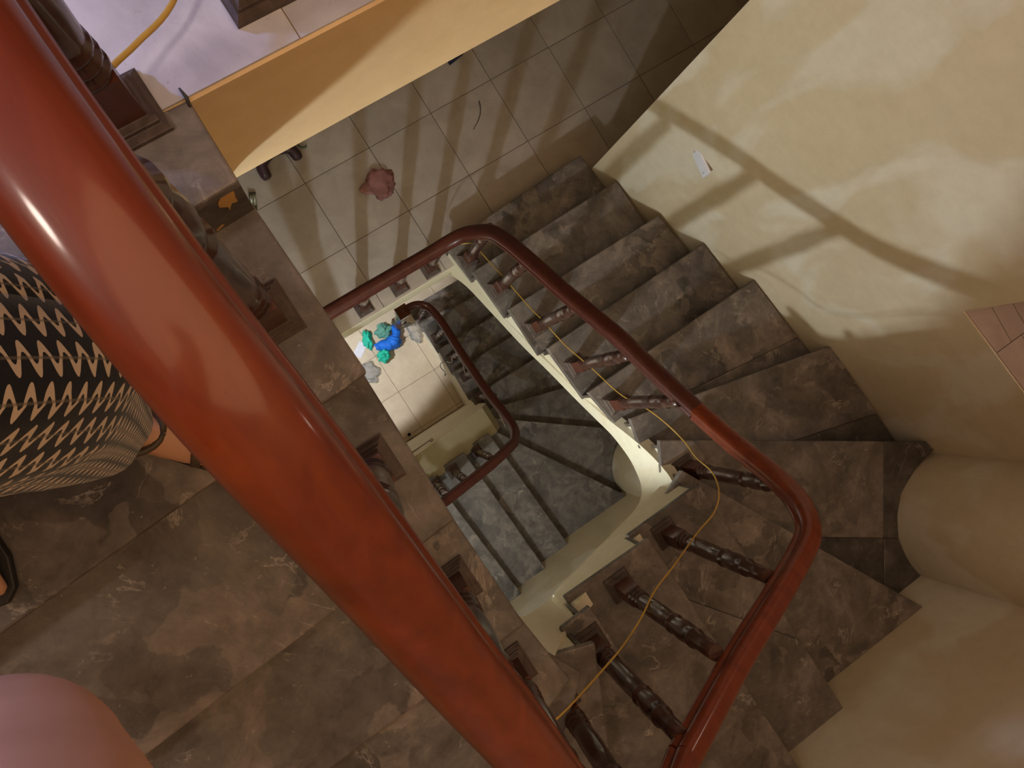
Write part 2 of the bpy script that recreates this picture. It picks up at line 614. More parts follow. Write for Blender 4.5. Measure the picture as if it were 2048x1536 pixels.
LO = {1: ((.800, .578), (1.70, .56)), 2: ((.790, .352), (1.70, .35)), 3: ((.790, .105), (1.70, .09)), 4: ((.772, -.135), (1.70, -.15)),
      5: ((.762, -.394), (1.70, -.42)), 6: ((.770, -.530), (1.69, -.815)), 7: ((.780, -.605), (1.65, -1.28)), 8: ((.705, -.655), (1.352, -1.72)),
      9: ((.655, -.655), (.713, -1.72)), 10: ((.405, -.655), (.449, -1.72)), 11: ((.115, -.655), (.193, -1.72)), 12: ((.04, -.66), (-.33, -1.72)),
      13: ((-.01, -.64), (XW, -1.55)), 14: ((-.02, -.60), (XW, -1.05)), 15: ((-.02, -.54), (XW, -.590)),
      16: ((-.02, -.267), (XW, -.325)), 17: ((-.02, .049), (XW, -.015)), 18: ((-.02, .330), (XW, .32)), 19: ((-.02, .41), (XW, .41))}
LOE = {1: (.79, .325), 2: (.792, .075), 3: (.775, -.16), 4: (.762, -.42), 5: (.768, -.55), 6: (.775, -.62), 7: (.70, -.655), 8: (.65, -.655),
       9: (.38, -.655), 10: (.09, -.655), 11: (.03, -.66), 12: (-.01, -.63), 13: (-.02, -.595), 14: (-.02, -.515), 15: (-.02, -.24),
       16: (-.02, .078), 17: (-.02, .358), 18: (-.02, .408)}
LOX = {7: [(1.475, -1.42), (1.425, -1.50), (1.385, -1.58), (1.370, -1.65), (1.375, -1.72)], 12: [(XW, -1.72)]}
LOB = {k: (0.0 if k < 8 else k * R - .36) for k in range(1, 20)}


def inset(p, d, cx, cy):
    x, y = p
    if x > cx + .28:
        x += d
    if x < cx - .20:
        x -= d
    if y < cy - .30:
        y -= d
    return (x, y)


def shift(a, b, d):
    """move the line a->b by d to its left side"""
    v = Vector((b[0] - a[0], b[1] - a[1]))
    v.normalize()
    n = (-v.y * d, v.x * d)
    return (a[0] + n[0], a[1] + n[1]), (b[0] + n[0], b[1] + n[1])


def build_stair(name, label, z0, N, E, X, B, cuts, under, cx, cy, slab_last=True):
    st = empty(name, (0, 0, z0))
    tag(st, label, 'staircase')
    sb = bmesh.new()
    for k in range(1, 19):
        z = k * R
        I0, W0 = N[k]
        I1, W1 = N[k + 1]
        ex = X.get(k, [])
        e = E[k]
        # back edge goes a little way under the next riser
        dvec = Vector((W1[0] - I1[0], W1[1] - I1[1])).normalized()
        nb = Vector((-dvec.y, dvec.x))
        if nb.dot(Vector((e[0] - I0[0], e[1] - I0[1]))) < 0:
            nb = -nb
        wb = (W1[0] + nb.x * .03, W1[1] + nb.y * .03) if k not in X else W1
        poly = [I0, W0] + ex + [wb, e]
        pieces = [poly]
        for (p, q) in cuts.get(k, []):
            new = []
            for pl in pieces:
                for side in (True, False):
                    c = clip(pl, p, q, side)
                    if len(c) > 2:
                        new.append(c)
            pieces = new
        for pl in pieces:
            c = Vector((sum(p[0] for p in pl) / len(pl), sum(p[1] for p in pl) / len(pl)))
            b = bmesh.new()
            prism(b, [(p[0] - c.x, p[1] - c.y) for p in pl], -.03, 0)
            area = abs(sum(pl[i][0] * pl[(i + 1) % len(pl)][1] - pl[(i + 1) % len(pl)][0] * pl[i][1] for i in range(len(pl)))) / 2
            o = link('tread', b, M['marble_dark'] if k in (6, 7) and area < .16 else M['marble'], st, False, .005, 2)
            o.location = (c.x, c.y, z)
        # riser below this nosing
        ov = .022 if k < 14 else .005
        a, b_ = shift(I0, W0, ov)
        a2, b2 = shift(I0, W0, ov + .014)
        mid = Vector(((I1[0] + W1[0]) / 2 - (I0[0] + W0[0]) / 2, (I1[1] + W1[1]) / 2 - (I0[1] + W0[1]) / 2))
        if Vector((a[0] - I0[0], a[1] - I0[1])).dot(mid) < 0:
            a, b_ = shift(I0, W0, -ov)
            a2, b2 = shift(I0, W0, -ov - .014)
        rin = .012 if k < 14 else .0
        ri0, ri1 = inset(a, rin, cx, cy), inset(a2, rin, cx, cy)
        c = Vector(((ri0[0] + b2[0]) / 2, (ri0[1] + b2[1]) / 2))
        b = bmesh.new()
        prism(b, [(p[0] - c.x, p[1] - c.y) for p in (ri0, b_, b2, ri1)], -R, -.03)
        o = link('riser', b, M['riser'], st)
        o.location = (c.x, c.y, z)
        # masonry body of the step
        an, bn = (I1, W1)
        if k < 18:
            s1, s2 = shift(I1, W1, .036), shift(I1, W1, -.036)
            pick = s1 if Vector((s1[0][0] - I1[0], s1[0][1] - I1[1])).dot(mid) > 0 else s2
            an, bn = pick
        i0, i1 = inset(a2, .016, cx, cy), inset(an, .016, cx, cy)
        zb0, zb1 = B[k] - (z0 if under is None else 0), B[k + 1] - (z0 if under is None else 0)
        prs = [i0, b2] + ex + [bn, i1]
        lo = [zb0, zb0] + [(zb0 + zb1) / 2] * len(ex) + [zb1, zb1]
        prism(sb, prs, lo, z - .03)
    link('stringer', sb, M['paint_plain'], st)
    return st


def string_face(st, z0, path):
    """smooth plastered face of the inner string: path of (x, y, z_bottom, z_top)"""
    P = spline([Vector((a[0], a[1], a[2])) for a in path], 6)
    Q = spline([Vector((a[0], a[1], a[3])) for a in path], 6)
    b = bmesh.new()
    lo, hi, lob, hib = [], [], [], []
    for i, (p, q) in enumerate(zip(P, Q)):
        d = P[min(i + 1, len(P) - 1)] - P[max(i - 1, 0)]
        d.z = 0
        d.normalize()
        n = Vector((d.y, -d.x, 0)) * .05
        lo.append(b.verts.new(p - Vector((0, 0, z0))))
        hi.append(b.verts.new(q - Vector((0, 0, z0))))
        lob.append(b.verts.new(p + n - Vector((0, 0, z0))))
        hib.append(b.verts.new(q + n - Vector((0, 0, z0))))
    for i in range(len(P) - 1):
        for A, B in ((lo, hi), (hi, hib), (hib, lob), (lob, lo)):
            b.faces.new((A[i], A[i + 1], B[i + 1], B[i]))
    for i in (0, -1):
        b.faces.new((lo[i], hi[i], hib[i], lob[i]))
    o = link('string_face', b, M['paint_plain'], st, True)
    e = o.modifiers.new('edge', 'EDGE_SPLIT')
    e.split_angle = math.radians(45)


up_cuts = {7: [((1.324, -1.518), (1.629, -1.732)), ((1.794, -1.341), (1.705, -1.475))],
           6: [((1.701, -1.211), (1.907, -1.272))], 9: [((.878, -1.609), (1.017, -1.798))],
           5: [((1.604, -.777), (1.90, -.818))], 18: []}
st_u = build_stair('staircase', 'grey brown marble winding staircase climbing from the beige landing to the top landing', ZA, UP, UPE, UPX, UPB, up_cuts, None, .43, -.24)
st_l = build_stair('staircase', 'lower marble winding staircase rising from the cream ground floor, deep in the well', 0.0, LO, LOE, LOX, LOB, {}, 'closed', .38, -.10)
SFP = [(.826, .405, 2.80, 2.98), (.828, .284, 3.02, 3.18), (.840, .055, 3.19, 3.34), (.848, -.154, 3.35, 3.50), (.860, -.319, 3.49, 3.64), (.874, -.50, 3.62, 3.78), (.884, -.62, 3.71, 3.90), (.892, -.72, 3.79, 4.05),
       (.888, -.79, 3.85, 4.18), (.874, -.850, 3.92, 4.30), (.845, -.890, 4.01, 4.42), (.80, -.912, 4.14, 4.50), (.74, -.918, 4.27, 4.56), (.66, -.917, 4.37, 4.60), (.54, -.912, 4.45, 4.66), (.37, -.910, 4.54, 4.75), (.24, -.908, 4.61, 4.84),
       (.17, -.912, 4.65, 4.92), (.105, -.900, 4.70, 5.05), (.055, -.862, 4.79, 5.2), (.028, -.79, 4.92, 5.30), (.014, -.70, 5.06, 5.38), (.008, -.57, 5.2, 5.45), (.004, -.27, 5.42, 5.62), (.008, .05, 5.6, 5.79), (.003, .36, 5.79, 5.95), (.004, .484, 5.832, 6.0)]
string_face(st_u, ZA, [(a[0], a[1], a[2], a[3]) for a in SFP][::-1])
M['paint_kerb_shade'] = mat_paint('shaded_kerb_paint', (.36, .30, .18, 1), (.42, .36, .23, 1), (.44, .39, .28, 1), .9, .4)  # darker copy of the stringer paint, shade put into the colour
# sloping kerb wall that carries the lower winders
bm = bmesh.new()
kx = [.80, .735, .097, -.95]
kz = [1.22, 1.40, 1.79, 2.35]
for (xa, za), (xb, zb) in zip(zip(kx, kz), zip(kx[1:], kz[1:])):
    prism(bm, [(xa, -.475), (xb, -.475), (xb, -.70), (xa, -.70)], 0.0, [za, zb, zb, za])
link('kerb_wall', bm, M['paint_plain'], st_l)
bm = bmesh.new()
for (xa, za), (xb, zb) in zip(zip(kx, kz), zip(kx[1:], kz[1:])):
    prism(bm, [(xa, -.476), (xb, -.476), (xb, -.70), (xa, -.70)], [za, zb, zb, za], [za + .006, zb + .006, zb + .006, za + .006])
link('kerb_top', bm, M['paint_kerb_shade'], st_l)  # thin sheet on the kerb that carries the painted shade

# ------------------------------------------------------------------ handrails
PH = [(.010, .0040), (.020, .0022), (.027, -.0030), (.0308, -.011), (.0315, -.019), (.0300, -.026), (.0270, -.0295), (.0275, -.0325), (.0330, -.0365), (.0345, -.042), (.0325, -.049), (.027, -.056), (.018, -.058)]
PROF = [(-x, z) for x, z in PH[::-1]] + PH


def sweep(name, pts, mat, parent, s=1.0):
    bm = bmesh.new()
    rings = []
    for i, p in enumerate(pts):
        d = pts[min(i + 1, len(pts) - 1)] - pts[max(i - 1, 0)]
        d.normalize()
        side = Vector((d.y, -d.x, 0))
        if side.length < 1e-4:
            side = Vector((1, 0, 0))
        side.normalize()
        up = side.cross(d)
        if up.z < 0:
            up = -up
        rings.append([bm.verts.new(p + side * (x * s) + up * (z * s)) for x, z in PROF])
    n = len(PROF)
    for a, b in zip(rings, rings[1:]):
        for i in range(n):
            j = (i + 1) % n
            bm.faces.new((a[i], a[j], b[j], b[i]))
    bm.faces.new(rings[0])
    bm.faces.new(rings[-1])
    o = link(name, bm, mat, parent, True)
    mo = o.modifiers.new('edge', 'EDGE_SPLIT')
    mo.split_angle = math.radians(50)
    return o


RA = [(1.2, .56, 6.915), (.6, .56, 6.915), (.12, .555, 6.915), (.02, .545, 6.915), (-.038, .505, 6.915), (-.061, .42, 6.915), (-.0665, .28, 6.915), (-.062, .13, 6.912),
      (-.0555, .012, 6.878), (-.054, -.10, 6.792), (-.053, -.23, 6.69), (-.050, -.367, 6.590), (-.05, -.60, 6.43), (-.05, -.80, 6.26), (-.035, -.92, 6.12), (.02, -.985, 5.97), (.09, -1.003, 5.83), (.177, -1.006, 5.735)]
RB = [(.177, -1.006, 5.735), (.411, -1.006, 5.575), (.560, -1.005, 5.485), (.671, -1.001, 5.424), (.79, -.998, 5.35), (.878, -.981, 5.29), (.935, -.940, 5.20), (.960, -.88, 5.09), (.966, -.781, 4.945), (.968, -.70, 4.84), (.965, -.618, 4.760)]
RC = [(.965, -.618, 4.760), (.945, -.40, 4.62), (.931, -.262, 4.545), (.900, -.022, 4.375), (.886, .160, 4.235), (.872, .30, 4.12), (.853, .375, 4.03), (.80, .430, 3.90), (.73, .448, 3.835), (.608, .450, 3.81), (.282, .454, 3.81), (.041, .456, 3.81), (-.05, .456, 3.81)]
hr = empty('handrail')
tag(hr, 'glossy red wooden handrail winding down the upper flight to the beige landing', 'handrail')


def dense(P, n=6):
    return spline(P, n)


sweep('rail_section', dense(RA), M['rail'], hr)
sweep('rail_section', dense(RB), M['rail'], hr)
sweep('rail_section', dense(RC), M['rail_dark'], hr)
hl = empty('handrail')
tag(hl, 'dark red wooden handrail of the lower flight, ending at the capped newel post', 'handrail')
RL = [(.695, .525, .955), (.775, .515, .955), (.832, .480, .965), (.868, .41, 1.0), (.876, .263, 1.08), (.860, .09, 1.20), (.843, -.074, 1.33), (.815, -.375, 1.60), (.802, -.56, 1.85), (.780, -.66, 2.02), (.735, -.715, 2.14), (.675, -.738, 2.22), (.494, -.75, 2.35), (.298, -.75, 2.47), (.101, -.745, 2.60)]
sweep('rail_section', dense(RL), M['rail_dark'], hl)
RL2 = [(.101, -.745, 2.60), (0.0, -.73, 2.70), (-.07, -.68, 2.85), (-.09, -.60, 3.0), (-.09, -.3, 3.3), (-.09, .05, 3.6), (-.09, .30, 3.75), (-.085, .40, 3.80), (-.05, .456, 3.81)]
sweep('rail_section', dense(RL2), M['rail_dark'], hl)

# ------------------------------------------------------------------ balusters
SHAFT = [(.150, .024), (.154, .030), (.166, .030), (.171, .023), (.178, .023), (.183, .029), (.194, .0295), (.200, .023), (.207, .023), (.212, .028), (.221, .028), (.227, .024), (.240, .0262), (.30, .0280), (.38, .0272), (.452, .0245),
         (.457, .0285), (.468, .0285), (.473, .0235), (.490, .0250), (.525, .0290), (.560, .0275), (.585, .0225), (.590, .0275), (.602, .0275), (.608, .0215), (.66, .0225), (.72, .0205)]
bmesh_cache = {}


def mesh_of(key, fn, mat, smooth=False):
    if key not in bmesh_cache:
        b = bmesh.new()
        fn(b)
        bmesh.ops.recalc_face_normals(b, faces=b.faces)
        me = bpy.data.meshes.new(key)
        b.to_mesh(me)
        b.free()
        if smooth:
            for p in me.polygons:
                p.use_smooth = len(p.vertices) < 5
        me.materials.append(mat)
        bmesh_cache[key] = me
    return bmesh_cache[key]


def sqbox(b, h0, h1, s):
    box(b, -s, s, -s, s, h0, h1)


def plinth_fn(b):
    for z0, z1, a, c in ((0, .010, .046, .046), (.010, .018, .0445, .038), (.018, .026, .036, .036), (.026, .034, .034, .029)):
        lo = [b.verts.new((sx * a, sy * a, z0)) for sx, sy in ((-1, -1), (1, -1), (1, 1), (-1, 1))]
        hi = [b.verts.new((sx * c, sy * c, z1)) for sx, sy in ((-1, -1), (1, -1), (1, 1), (-1, 1))]
        b.faces.new(lo)
        b.faces.new(hi)
        for i in range(4):
            j = (i + 1) % 4
            b.faces.new((lo[i], lo[j], hi[j], hi[i]))


def baluster(x, y, z, h, label, group, rz=0.0):
    t = empty('baluster', (x, y, z), rz)
    tag(t, label, 'baluster', group)
    s = h / .72
    for nm, me in (('plinth', mesh_of('plinth', plinth_fn, M['plinth'])),
                   ('block', mesh_of('block', lambda b: sqbox(b, .030, .152, .0265), M['block'])),
                   ('shaft', mesh_of('shaft', lambda b: lathe(b, SHAFT, 0, 0, 16), M['wood'], True))):
        o = bpy.data.objects.new(nm, me)
        COL.objects.link(o)
        o.parent = t
        o.scale = (1, 1, s if nm != 'plinth' else 1)
    return t


ORD = ['', 'first', 'second', 'third', 'fourth', 'fifth', 'sixth', 'seventh', 'eighth', 'ninth', 'tenth', 'eleventh', 'twelfth', 'thirteenth', 'fourteenth', 'fifteenth', 'sixteenth', 'seventeenth', 'eighteenth']
g_up = 'balusters of the upper flight'
for k, x, y, h in [(1, .868, .385, .735), (2, .888, .163, .72), (3, .905, -.105, .75), (4, .928, -.36, .755), (5, .944, -.581, .75), (7, .958, -.915, .80), (9, .655, -.968, .73), (10, .382, -.96, .72),
                   (11, .183, -.985, .70), (12, .010, -.985, .75), (14, -.050, -.700, .75), (15, -.052, -.412, .83), (16, -.053, -.098, .88), (17, -.058, .208, .86)]:
    near = 'beside the near handrail' if k > 12 else 'under the middle rail'
    baluster(x, y, ZA + k * R, h, 'turned dark baluster on the %s tread above the beige landing, %s' % (ORD[k], near), g_up)
g_la = 'balusters along the beige landing edge'
for i, (x, y) in enumerate([(.690, .466), (.492, .472), (.268, .473), (.040, .474)]):
    baluster(x, y, ZA, .655, ['turned baluster on the beige landing edge, the one next to the first stair tread', 'turned baluster on the beige landing edge, second from the first stair tread',
                             'turned baluster on the beige landing edge, third from the stair, with two specks beside it', 'baluster on the beige landing edge mostly hidden behind the upper marble treads'][i], g_la)
g_tl = 'balusters of the top landing'
baluster(-.062, .506, ZL, .68, 'large dark baluster at the corner of the white top landing, by the paint marked riser', g_tl)
baluster(.178, .585, ZL, .68, 'baluster with a dusty stepped plinth on the white top landing edge', g_tl, .0)
g_lo = 'balusters of the lower flight'
for k, x, y, h in [(1, .845, .453, .76), (2, .862, .207, .74), (3, .858, -.024, .74), (4, .85, -.216, .74), (5, .835, -.432, .76), (9, .499, -.722, .72), (10, .265, -.727, .72), (11, .105, -.71, .66)]:
    baluster(x, y, k * R, h, 'small dark baluster on the %s tread of the lower flight above the cream floor' % ORD[k], g_lo)

# newel post on the ground floor
nw = empty('newel_post', (.655, .515, 0))
tag(nw, 'square capped dark newel post on the cream ground floor', 'newel post')
b = bmesh.new(); sqbox(b, 0, .30, .050); link('base', b, M['wood'], nw, False, .004)
b = bmesh.new(); lathe(b, [(.30, .042), (.315, .05), (.335, .05), (.35, .036), (.38, .044), (.45, .05), (.58, .046), (.70, .036), (.71, .046), (.73, .046), (.74, .038), (.76, .04)], 0, 0, 18); link('shaft', b, M['wood'], nw, True)
b = bmesh.new(); sqbox(b, .76, .985, .044); link('block', b, M['wood'], nw, False, .003)
b = bmesh.new()
for z0, z1, a, c in ((.985, 1.0, .052, .052), (1.0, 1.03, .050, .012)):
    lo = [b.verts.new((sx * a, sy * a, z0)) for sx, sy in ((-1, -1), (1, -1), (1, 1), (-1, 1))]
    hi = [b.verts.new((sx * c, sy * c, z1)) for sx, sy in ((-1, -1), (1, -1), (1, 1), (-1, 1))]
    b.faces.new(lo); b.faces.new(hi)
    for i in range(4):
        b.faces.new((lo[i], lo[(i + 1) % 4], hi[(i + 1) % 4], hi[i]))
link('cap', b, M['block'], nw)

# ------------------------------------------------------------------ cables
M['yellow'] = mat_flat('yellow_cable_sheath', (0.46, 0.28, 0.05, 1), 0.45)
M['cream_cable'] = mat_flat('pale_cable_sheath', (0.55, 0.46, 0.36, 1), 0.5)
M['black'] = mat_flat('dark_cable_sheath', (0.05, 0.045, 0.04, 1), 0.5)
CB = [(0.756, 0.483, 3.3), (0.81, 0.475, 3.38), (0.898, 0.428, 3.42), (0.904, 0.364, 3.45), (0.908, 0.275, 3.5), (0.905, 0.187, 3.58), (0.902, -0.008, 3.72), (0.901, -0.089, 3.8), (0.904, -0.239, 3.9), (0.918, -0.373, 4.02), (0.931, -0.53, 4.15), (0.953, -0.613, 4.28), (0.967, -0.695, 4.36), (0.974, -0.786, 4.42), (0.937, -0.83, 4.55), (0.891, -0.849, 4.75), (0.839, -0.886, 4.85), (0.783, -0.929, 4.86), (0.685, -0.936, 4.9), (0.534, -0.929, 5.02), (0.42, -0.925, 5.1), (0.338, -0.938, 5.16), (0.274, -0.945, 5.2), (0.203, -0.919, 5.3), (0.108, -0.892, 5.4), (0.017, -0.862, 5.5), (-0.03, -0.844, 5.55)]
b = bmesh.new(); tube(b, spline(CB, 5), .0029, 7)
tag(link('cable', b, M['yellow'], None, True), 'thin yellow cable strung along the balusters of the upper flight', 'cable')
b = bmesh.new(); tube(b, spline([(.16, .66, 6.235), (0.07, 0.583, 6.24), (0.004, 0.553, 6.25), (-0.05, 0.53, 6.26), (-.12, .49, 6.25), (-.2, .46, 6.2)], 6), .0042, 8)
tag(link('cable', b, M['yellow'], None, True), 'yellow cable across the white top landing, behind the corner baluster', 'cable')
LC = [(0.773, -0.026, 0.72), (0.806, -0.056, 0.72), (0.84, -0.013, 0.75), (0.874, -0.065, 0.75), (0.872, -0.113, 0.8), (0.835, -0.187, 0.9), (0.86, -0.23, 0.95), (0.867, -0.286, 1.0), (0.858, -0.382, 1.1), (0.853, -0.43, 1.2), (0.845, -0.474, 1.3), (0.833, -0.552, 1.35), (0.797, -0.686, 1.5)]
b = bmesh.new(); tube(b, spline(LC, 5), .0034, 7)
tag(link('cable', b, M['cream_cable'], None, True), 'pale thin cable trailing along the balusters of the lower flight', 'cable')
b = bmesh.new(); tube(b, spline([(.80, -.05, .75), (.775, -.02, .6), (.765, -.016, .3), (.77, -.05, .10), (.79, -.11, .012), (.77, -.135, .008)], 6), .004, 7)
tag(link('wire', b, M['black'], None, True), 'dark wire hanging from the lower treads down to the cream floor', 'wire')

# ------------------------------------------------------------------ small things on walls
M['plastic_white'] = mat_flat('white_plastic', (0.72, 0.73, 0.80, 1), 0.35, 0.04)
sw = empty('light_switch', (WX(.134), .134, 4.217), math.radians(-97.4) + math.pi / 2)
tag(sw, 'white rectangular switch plate on the yellow wall above the stair', 'switch')
b = bmesh.new(); box(b, -.010, .002, -.066, .066, -.036, .036); link('plate', b, M['plastic_white'], sw, False, .004, 2)
b = bmesh.new()
box(b, -.013, -.009, -.058, .058, -.026, .026)
link('blank_insert', b, M['plastic_white'], sw, False, .002)
M['grey_metal'] = mat_flat('grey_metal', (.35, .35, .36, 1), .4, .05, .6)
for yy in (-.05, .05):
    b = bmesh.new()
    box(b, -.0145, -.0125, yy - .003, yy + .003, -.003, .003)
    link('screw', b, M['grey_metal'], sw)

M['metal'] = mat_flat('dull_steel', (0.25, 0.22, 0.19, 1), 0.4, 0.15, 0.8)
hk = empty('wall_hook', (.262, -.474, 1.50))
tag(hk, 'small metal hook with a rod on the bright wall under the lower flight', 'hook')
b = bmesh.new(); box(b, -.014, .014, 0, .022, -.014, .014); link('bracket', b, M['metal'], hk, False, .003)
b = bmesh.new(); tube(b, [(-.014, .012, -.01), (-.03, .012, -.03), (-.05, .010, -.03), (-.17, .006, -.03)], .0045, 6); link('rod', b, M['metal'], hk, True)
pp = empty('drain_pipe', (.182, -.425, 0))
tag(pp, 'short open white pipe stub standing on the cream floor in the shaded corner', 'pipe')
b = bmesh.new()
lathe(b, [(0, .024), (.05, .024), (.05, .017), (.004, .017)], 0, 0, 20); link('pipe_ring', b, mat_flat('grey_pvc', (.45, .42, .36, 1), .4), pp, True)
b = bmesh.new(); lathe(b, [(.002, .016), (.006, .016)], 0, 0, 16); link('dark_bore', b, mat_flat('black_bore', (.01, .01, .01, 1), .9), pp)

M['splash'] = mat_flat('ochre_paint_drip', (0.62, 0.33, 0.08, 1), 0.5)
SPL = [[(-0.022, 6.142), (-.014, 6.157), (0.0, 6.168), (.006, 6.150), (0.003, 6.127), (0.004, 6.108), (-.001, 6.107), (-0.005, 6.112), (-.010, 6.100), (-0.014, 6.086), (-0.013, 6.104), (-0.018, 6.112), (-.024, 6.122)],
       [(-0.051, 6.030), (-0.037, 6.043), (-0.034, 6.036), (-0.042, 6.028), (-0.049, 6.024)]]
for i, pl in enumerate(SPL):
    b = bmesh.new()
    f = [b.verts.new((x, .3622, z)) for x, z in pl]
    k = [b.verts.new((x, .3652, z)) for x, z in pl]
    b.faces.new(f); b.faces.new(k)
    for q in range(len(pl)):
        b.faces.new((f[q], f[(q + 1) % len(pl)], k[(q + 1) % len(pl)], k[q]))
    tag(link('paint_splash', b, M['splash']), ['large ragged ochre paint splash on the top riser', 'small ochre paint dab low on the top riser'][i], 'paint splash')
b = bmesh.new(); tube(b, [(.018, .478, 6.190), (.021, .488, 6.197), (.019, .500, 6.206)], [.0025, .003, .0015], 6)
tag(link('bent_nail', b, M['black'], None, True), 'bent dark nail sticking out at the corner of the top landing edge', 'nail')

# ------------------------------------------------------------------ litter
def crumple(name, mat, loc, size, seed, label, cat, squash=0.4, group=None, sub=4, rough=.45, rz=0, knot=False):
    b = bmesh.new()
    bmesh.ops.create_icosphere(b, subdivisions=sub, radius=1.0)
    for v in b.verts:
        d = v.co.normalized()
        n1 = noise.noise(d * 1.6 + Vector((seed, 0, 0)))
        n2 = abs(noise.noise(d * 4.2 + Vector((0, seed, 0))))
        n3 = abs(noise.noise(d * 9 + Vector((0, 0, seed))))
        v.co = d * (1 + rough * n1 - .35 * n2 - .15 * n3)
        v.co.x *= size[0]
        v.co.y *= size[1]
        v.co.z *= size[2]
    zmin = min(v.co.z for v in b.verts)
    for v in b.verts:
        v.co.z = max(v.co.z, zmin * squash)
    z0 = min(v.co.z for v in b.verts)
    for v in b.verts:
        v.co.z -= z0
    o = link(name, b, mat, None, True)
    o.location = loc
    o.rotation_euler = (0, 0, rz)
    tag(o, label, cat, group)
    return o


M['bag_pink'] = mat_bag('pink_film', (0.68, 0.34, 0.32, 1), .6)
M['bag_green'] = mat_bag('green_film', (0.05, 0.70, 0.50, 1), .2)
M['bag_teal'] = mat_bag('pale_teal_film', (0.22, 0.55, 0.45, 1), .3)
M['bag_blue'] = mat_bag('blue_film', (0.03, 0.20, 0.85, 1), .08)
M['bag_clear'] = mat_bag('clear_film', (0.80, 0.84, 0.90, 1), .75)
crumple('plastic_bag', M['bag_pink'], (.705, 1.00, ZA), (.10, .085, .022), 3.1, 'crumpled sheer pink plastic bag on the beige landing tiles', 'plastic bag', rz=.5, rough=.55)
gb = 'plastic bags by the newel post'
crumple('plastic_bag', M['bag_green'], (.335, .545, 0), (.045, .105, .05), 5.2, 'narrow mint green bag on the cream floor, nearest the landing edge shadow', 'plastic bag', group=gb, rz=-.3)
crumple('plastic_bag', M['bag_teal'], (.51, .535, 0), (.085, .07, .06), 8.4, 'pale teal crumpled bag touching the blue bag, by the newel post', 'plastic bag', group=gb)
crumple('plastic_bag', M['bag_green'], (.385, .335, 0), (.065, .065, .085), 11.7, 'round balled up bright green bag at the end of the blue bag', 'plastic bag', group=gb)
M_b = [(.36, .445), (.415, .425), (.475, .40), (.53, .40), (.575, .435), (.60, .48), (.60, .535)]
b = bmesh.new()
bp_ = spline([(x, y, .04) for x, y in M_b], 8)
tube(b, bp_, [.038 * (0.55 + 1.25 * math.sin(math.pi * min(1, .12 + .9 * i / len(bp_)) ** 1.2) * (1 if i < len(bp_) * .6 else .62)) for i in range(len(bp_))], 16)
for v in b.verts:
    n = noise.noise(v.co * 22) * .016 + abs(noise.noise(v.co * 45)) * .01
    v.co += Vector((n, -n, n))
    v.co.z = max(.001, v.co.z)
tag(link('plastic_bag', b, M['bag_blue'], None, True), 'long twisted bright blue plastic bag curling round the newel post', 'plastic bag', gb)
crumple('plastic_bag', M['bag_clear'], (.185, .265, 0), (.085, .10, .055), 14.9, 'clear wrinkled plastic bag lying out on the cream floor, away from the post', 'plastic bag', group=gb)
crumple('plastic_bag', M['bag_clear'], (.745, .365, 0), (.06, .11, .04), 17.3, 'white crumpled film wedged between newel post and lower stair', 'plastic bag', group=gb)
b = bmesh.new(); prism(b, [(-.075, -.04), (.07, -.045), (.075, .035), (-.07, .045)], 0, [.002, .006, .004, .002])
o = link('paper_sheet', b, mat_flat('pale_paper', (.62, .60, .68, 1), .7, .04)); o.location = (.225, .50, .001); o.rotation_euler = (0, 0, .62)
tag(o, 'small pale sheet of paper on the cream floor beside the mint green bag', 'paper')
b = bmesh.new()
bmesh.ops.create_grid(b, x_segments=6, y_segments=10, size=.5)
for v in b.verts:
    v.co = Vector((v.co.x * .034, v.co.y * .10, .012 + .012 * math.sin(v.co.y * 7) + .010 * noise.noise(Vector((v.co.x * 5, v.co.y * 6, 1.3)))))
o = link('wrapper', b, mat_flat('olive_foil', (.14, .13, .08, 1), .35, .5, .3, 30), None, True)
o.location = (.080, 1.245, ZA + .003); o.rotation_euler = (0, 0, -.45)
s_ = o.modifiers.new('thick', 'SOLIDIFY'); s_.thickness = .002
tag(o, 'crushed dark olive wrapper on the beige landing, under the edge of the top step', 'wrapper')
b = bmesh.new(); tube(b, spline([(.44, 1.40, ZA + .004), (.45, 1.375, ZA + .004), (.47, 1.362, ZA + .004), (.478, 1.372, ZA + .004)], 5), .004, 6)
tag(link('string_scrap', b, mat_flat('dark_green_twine', (.05, .10, .07, 1), .7), None, True), 'tiny curl of dark green string on the beige landing near the purple stool foot', 'string')
b = bmesh.new(); tube(b, spline([(1.44, 1.13, ZA + .003), (1.425, 1.09, ZA + .003), (1.39, 1.045, ZA + .003), (1.325, 1.005, ZA + .003)], 6), [.001, .002, .003, .003, .003] + [.0025] * 10 + [.002] * 4, 6)
tag(link('wire', b, M['black'], None, True), 'short dark bent wire lying alone on the beige landing tiles', 'wire')
b = bmesh.new()
prism(b, [(-.05, -.02), (.05, -.014), (.055, .03), (-.045, .04)], 0, [.02, .03, .03, .02])
o = link('cloth_scrap', b, mat_flat('navy_cloth', (.012, .02, .06, 1), .8, .3)); o.location = (1.45, 1.40, ZA + .001); o.rotation_euler = (0, 0, .1)
tag(o, 'scrap of navy cloth on the beige landing under the ochre beam', 'cloth')
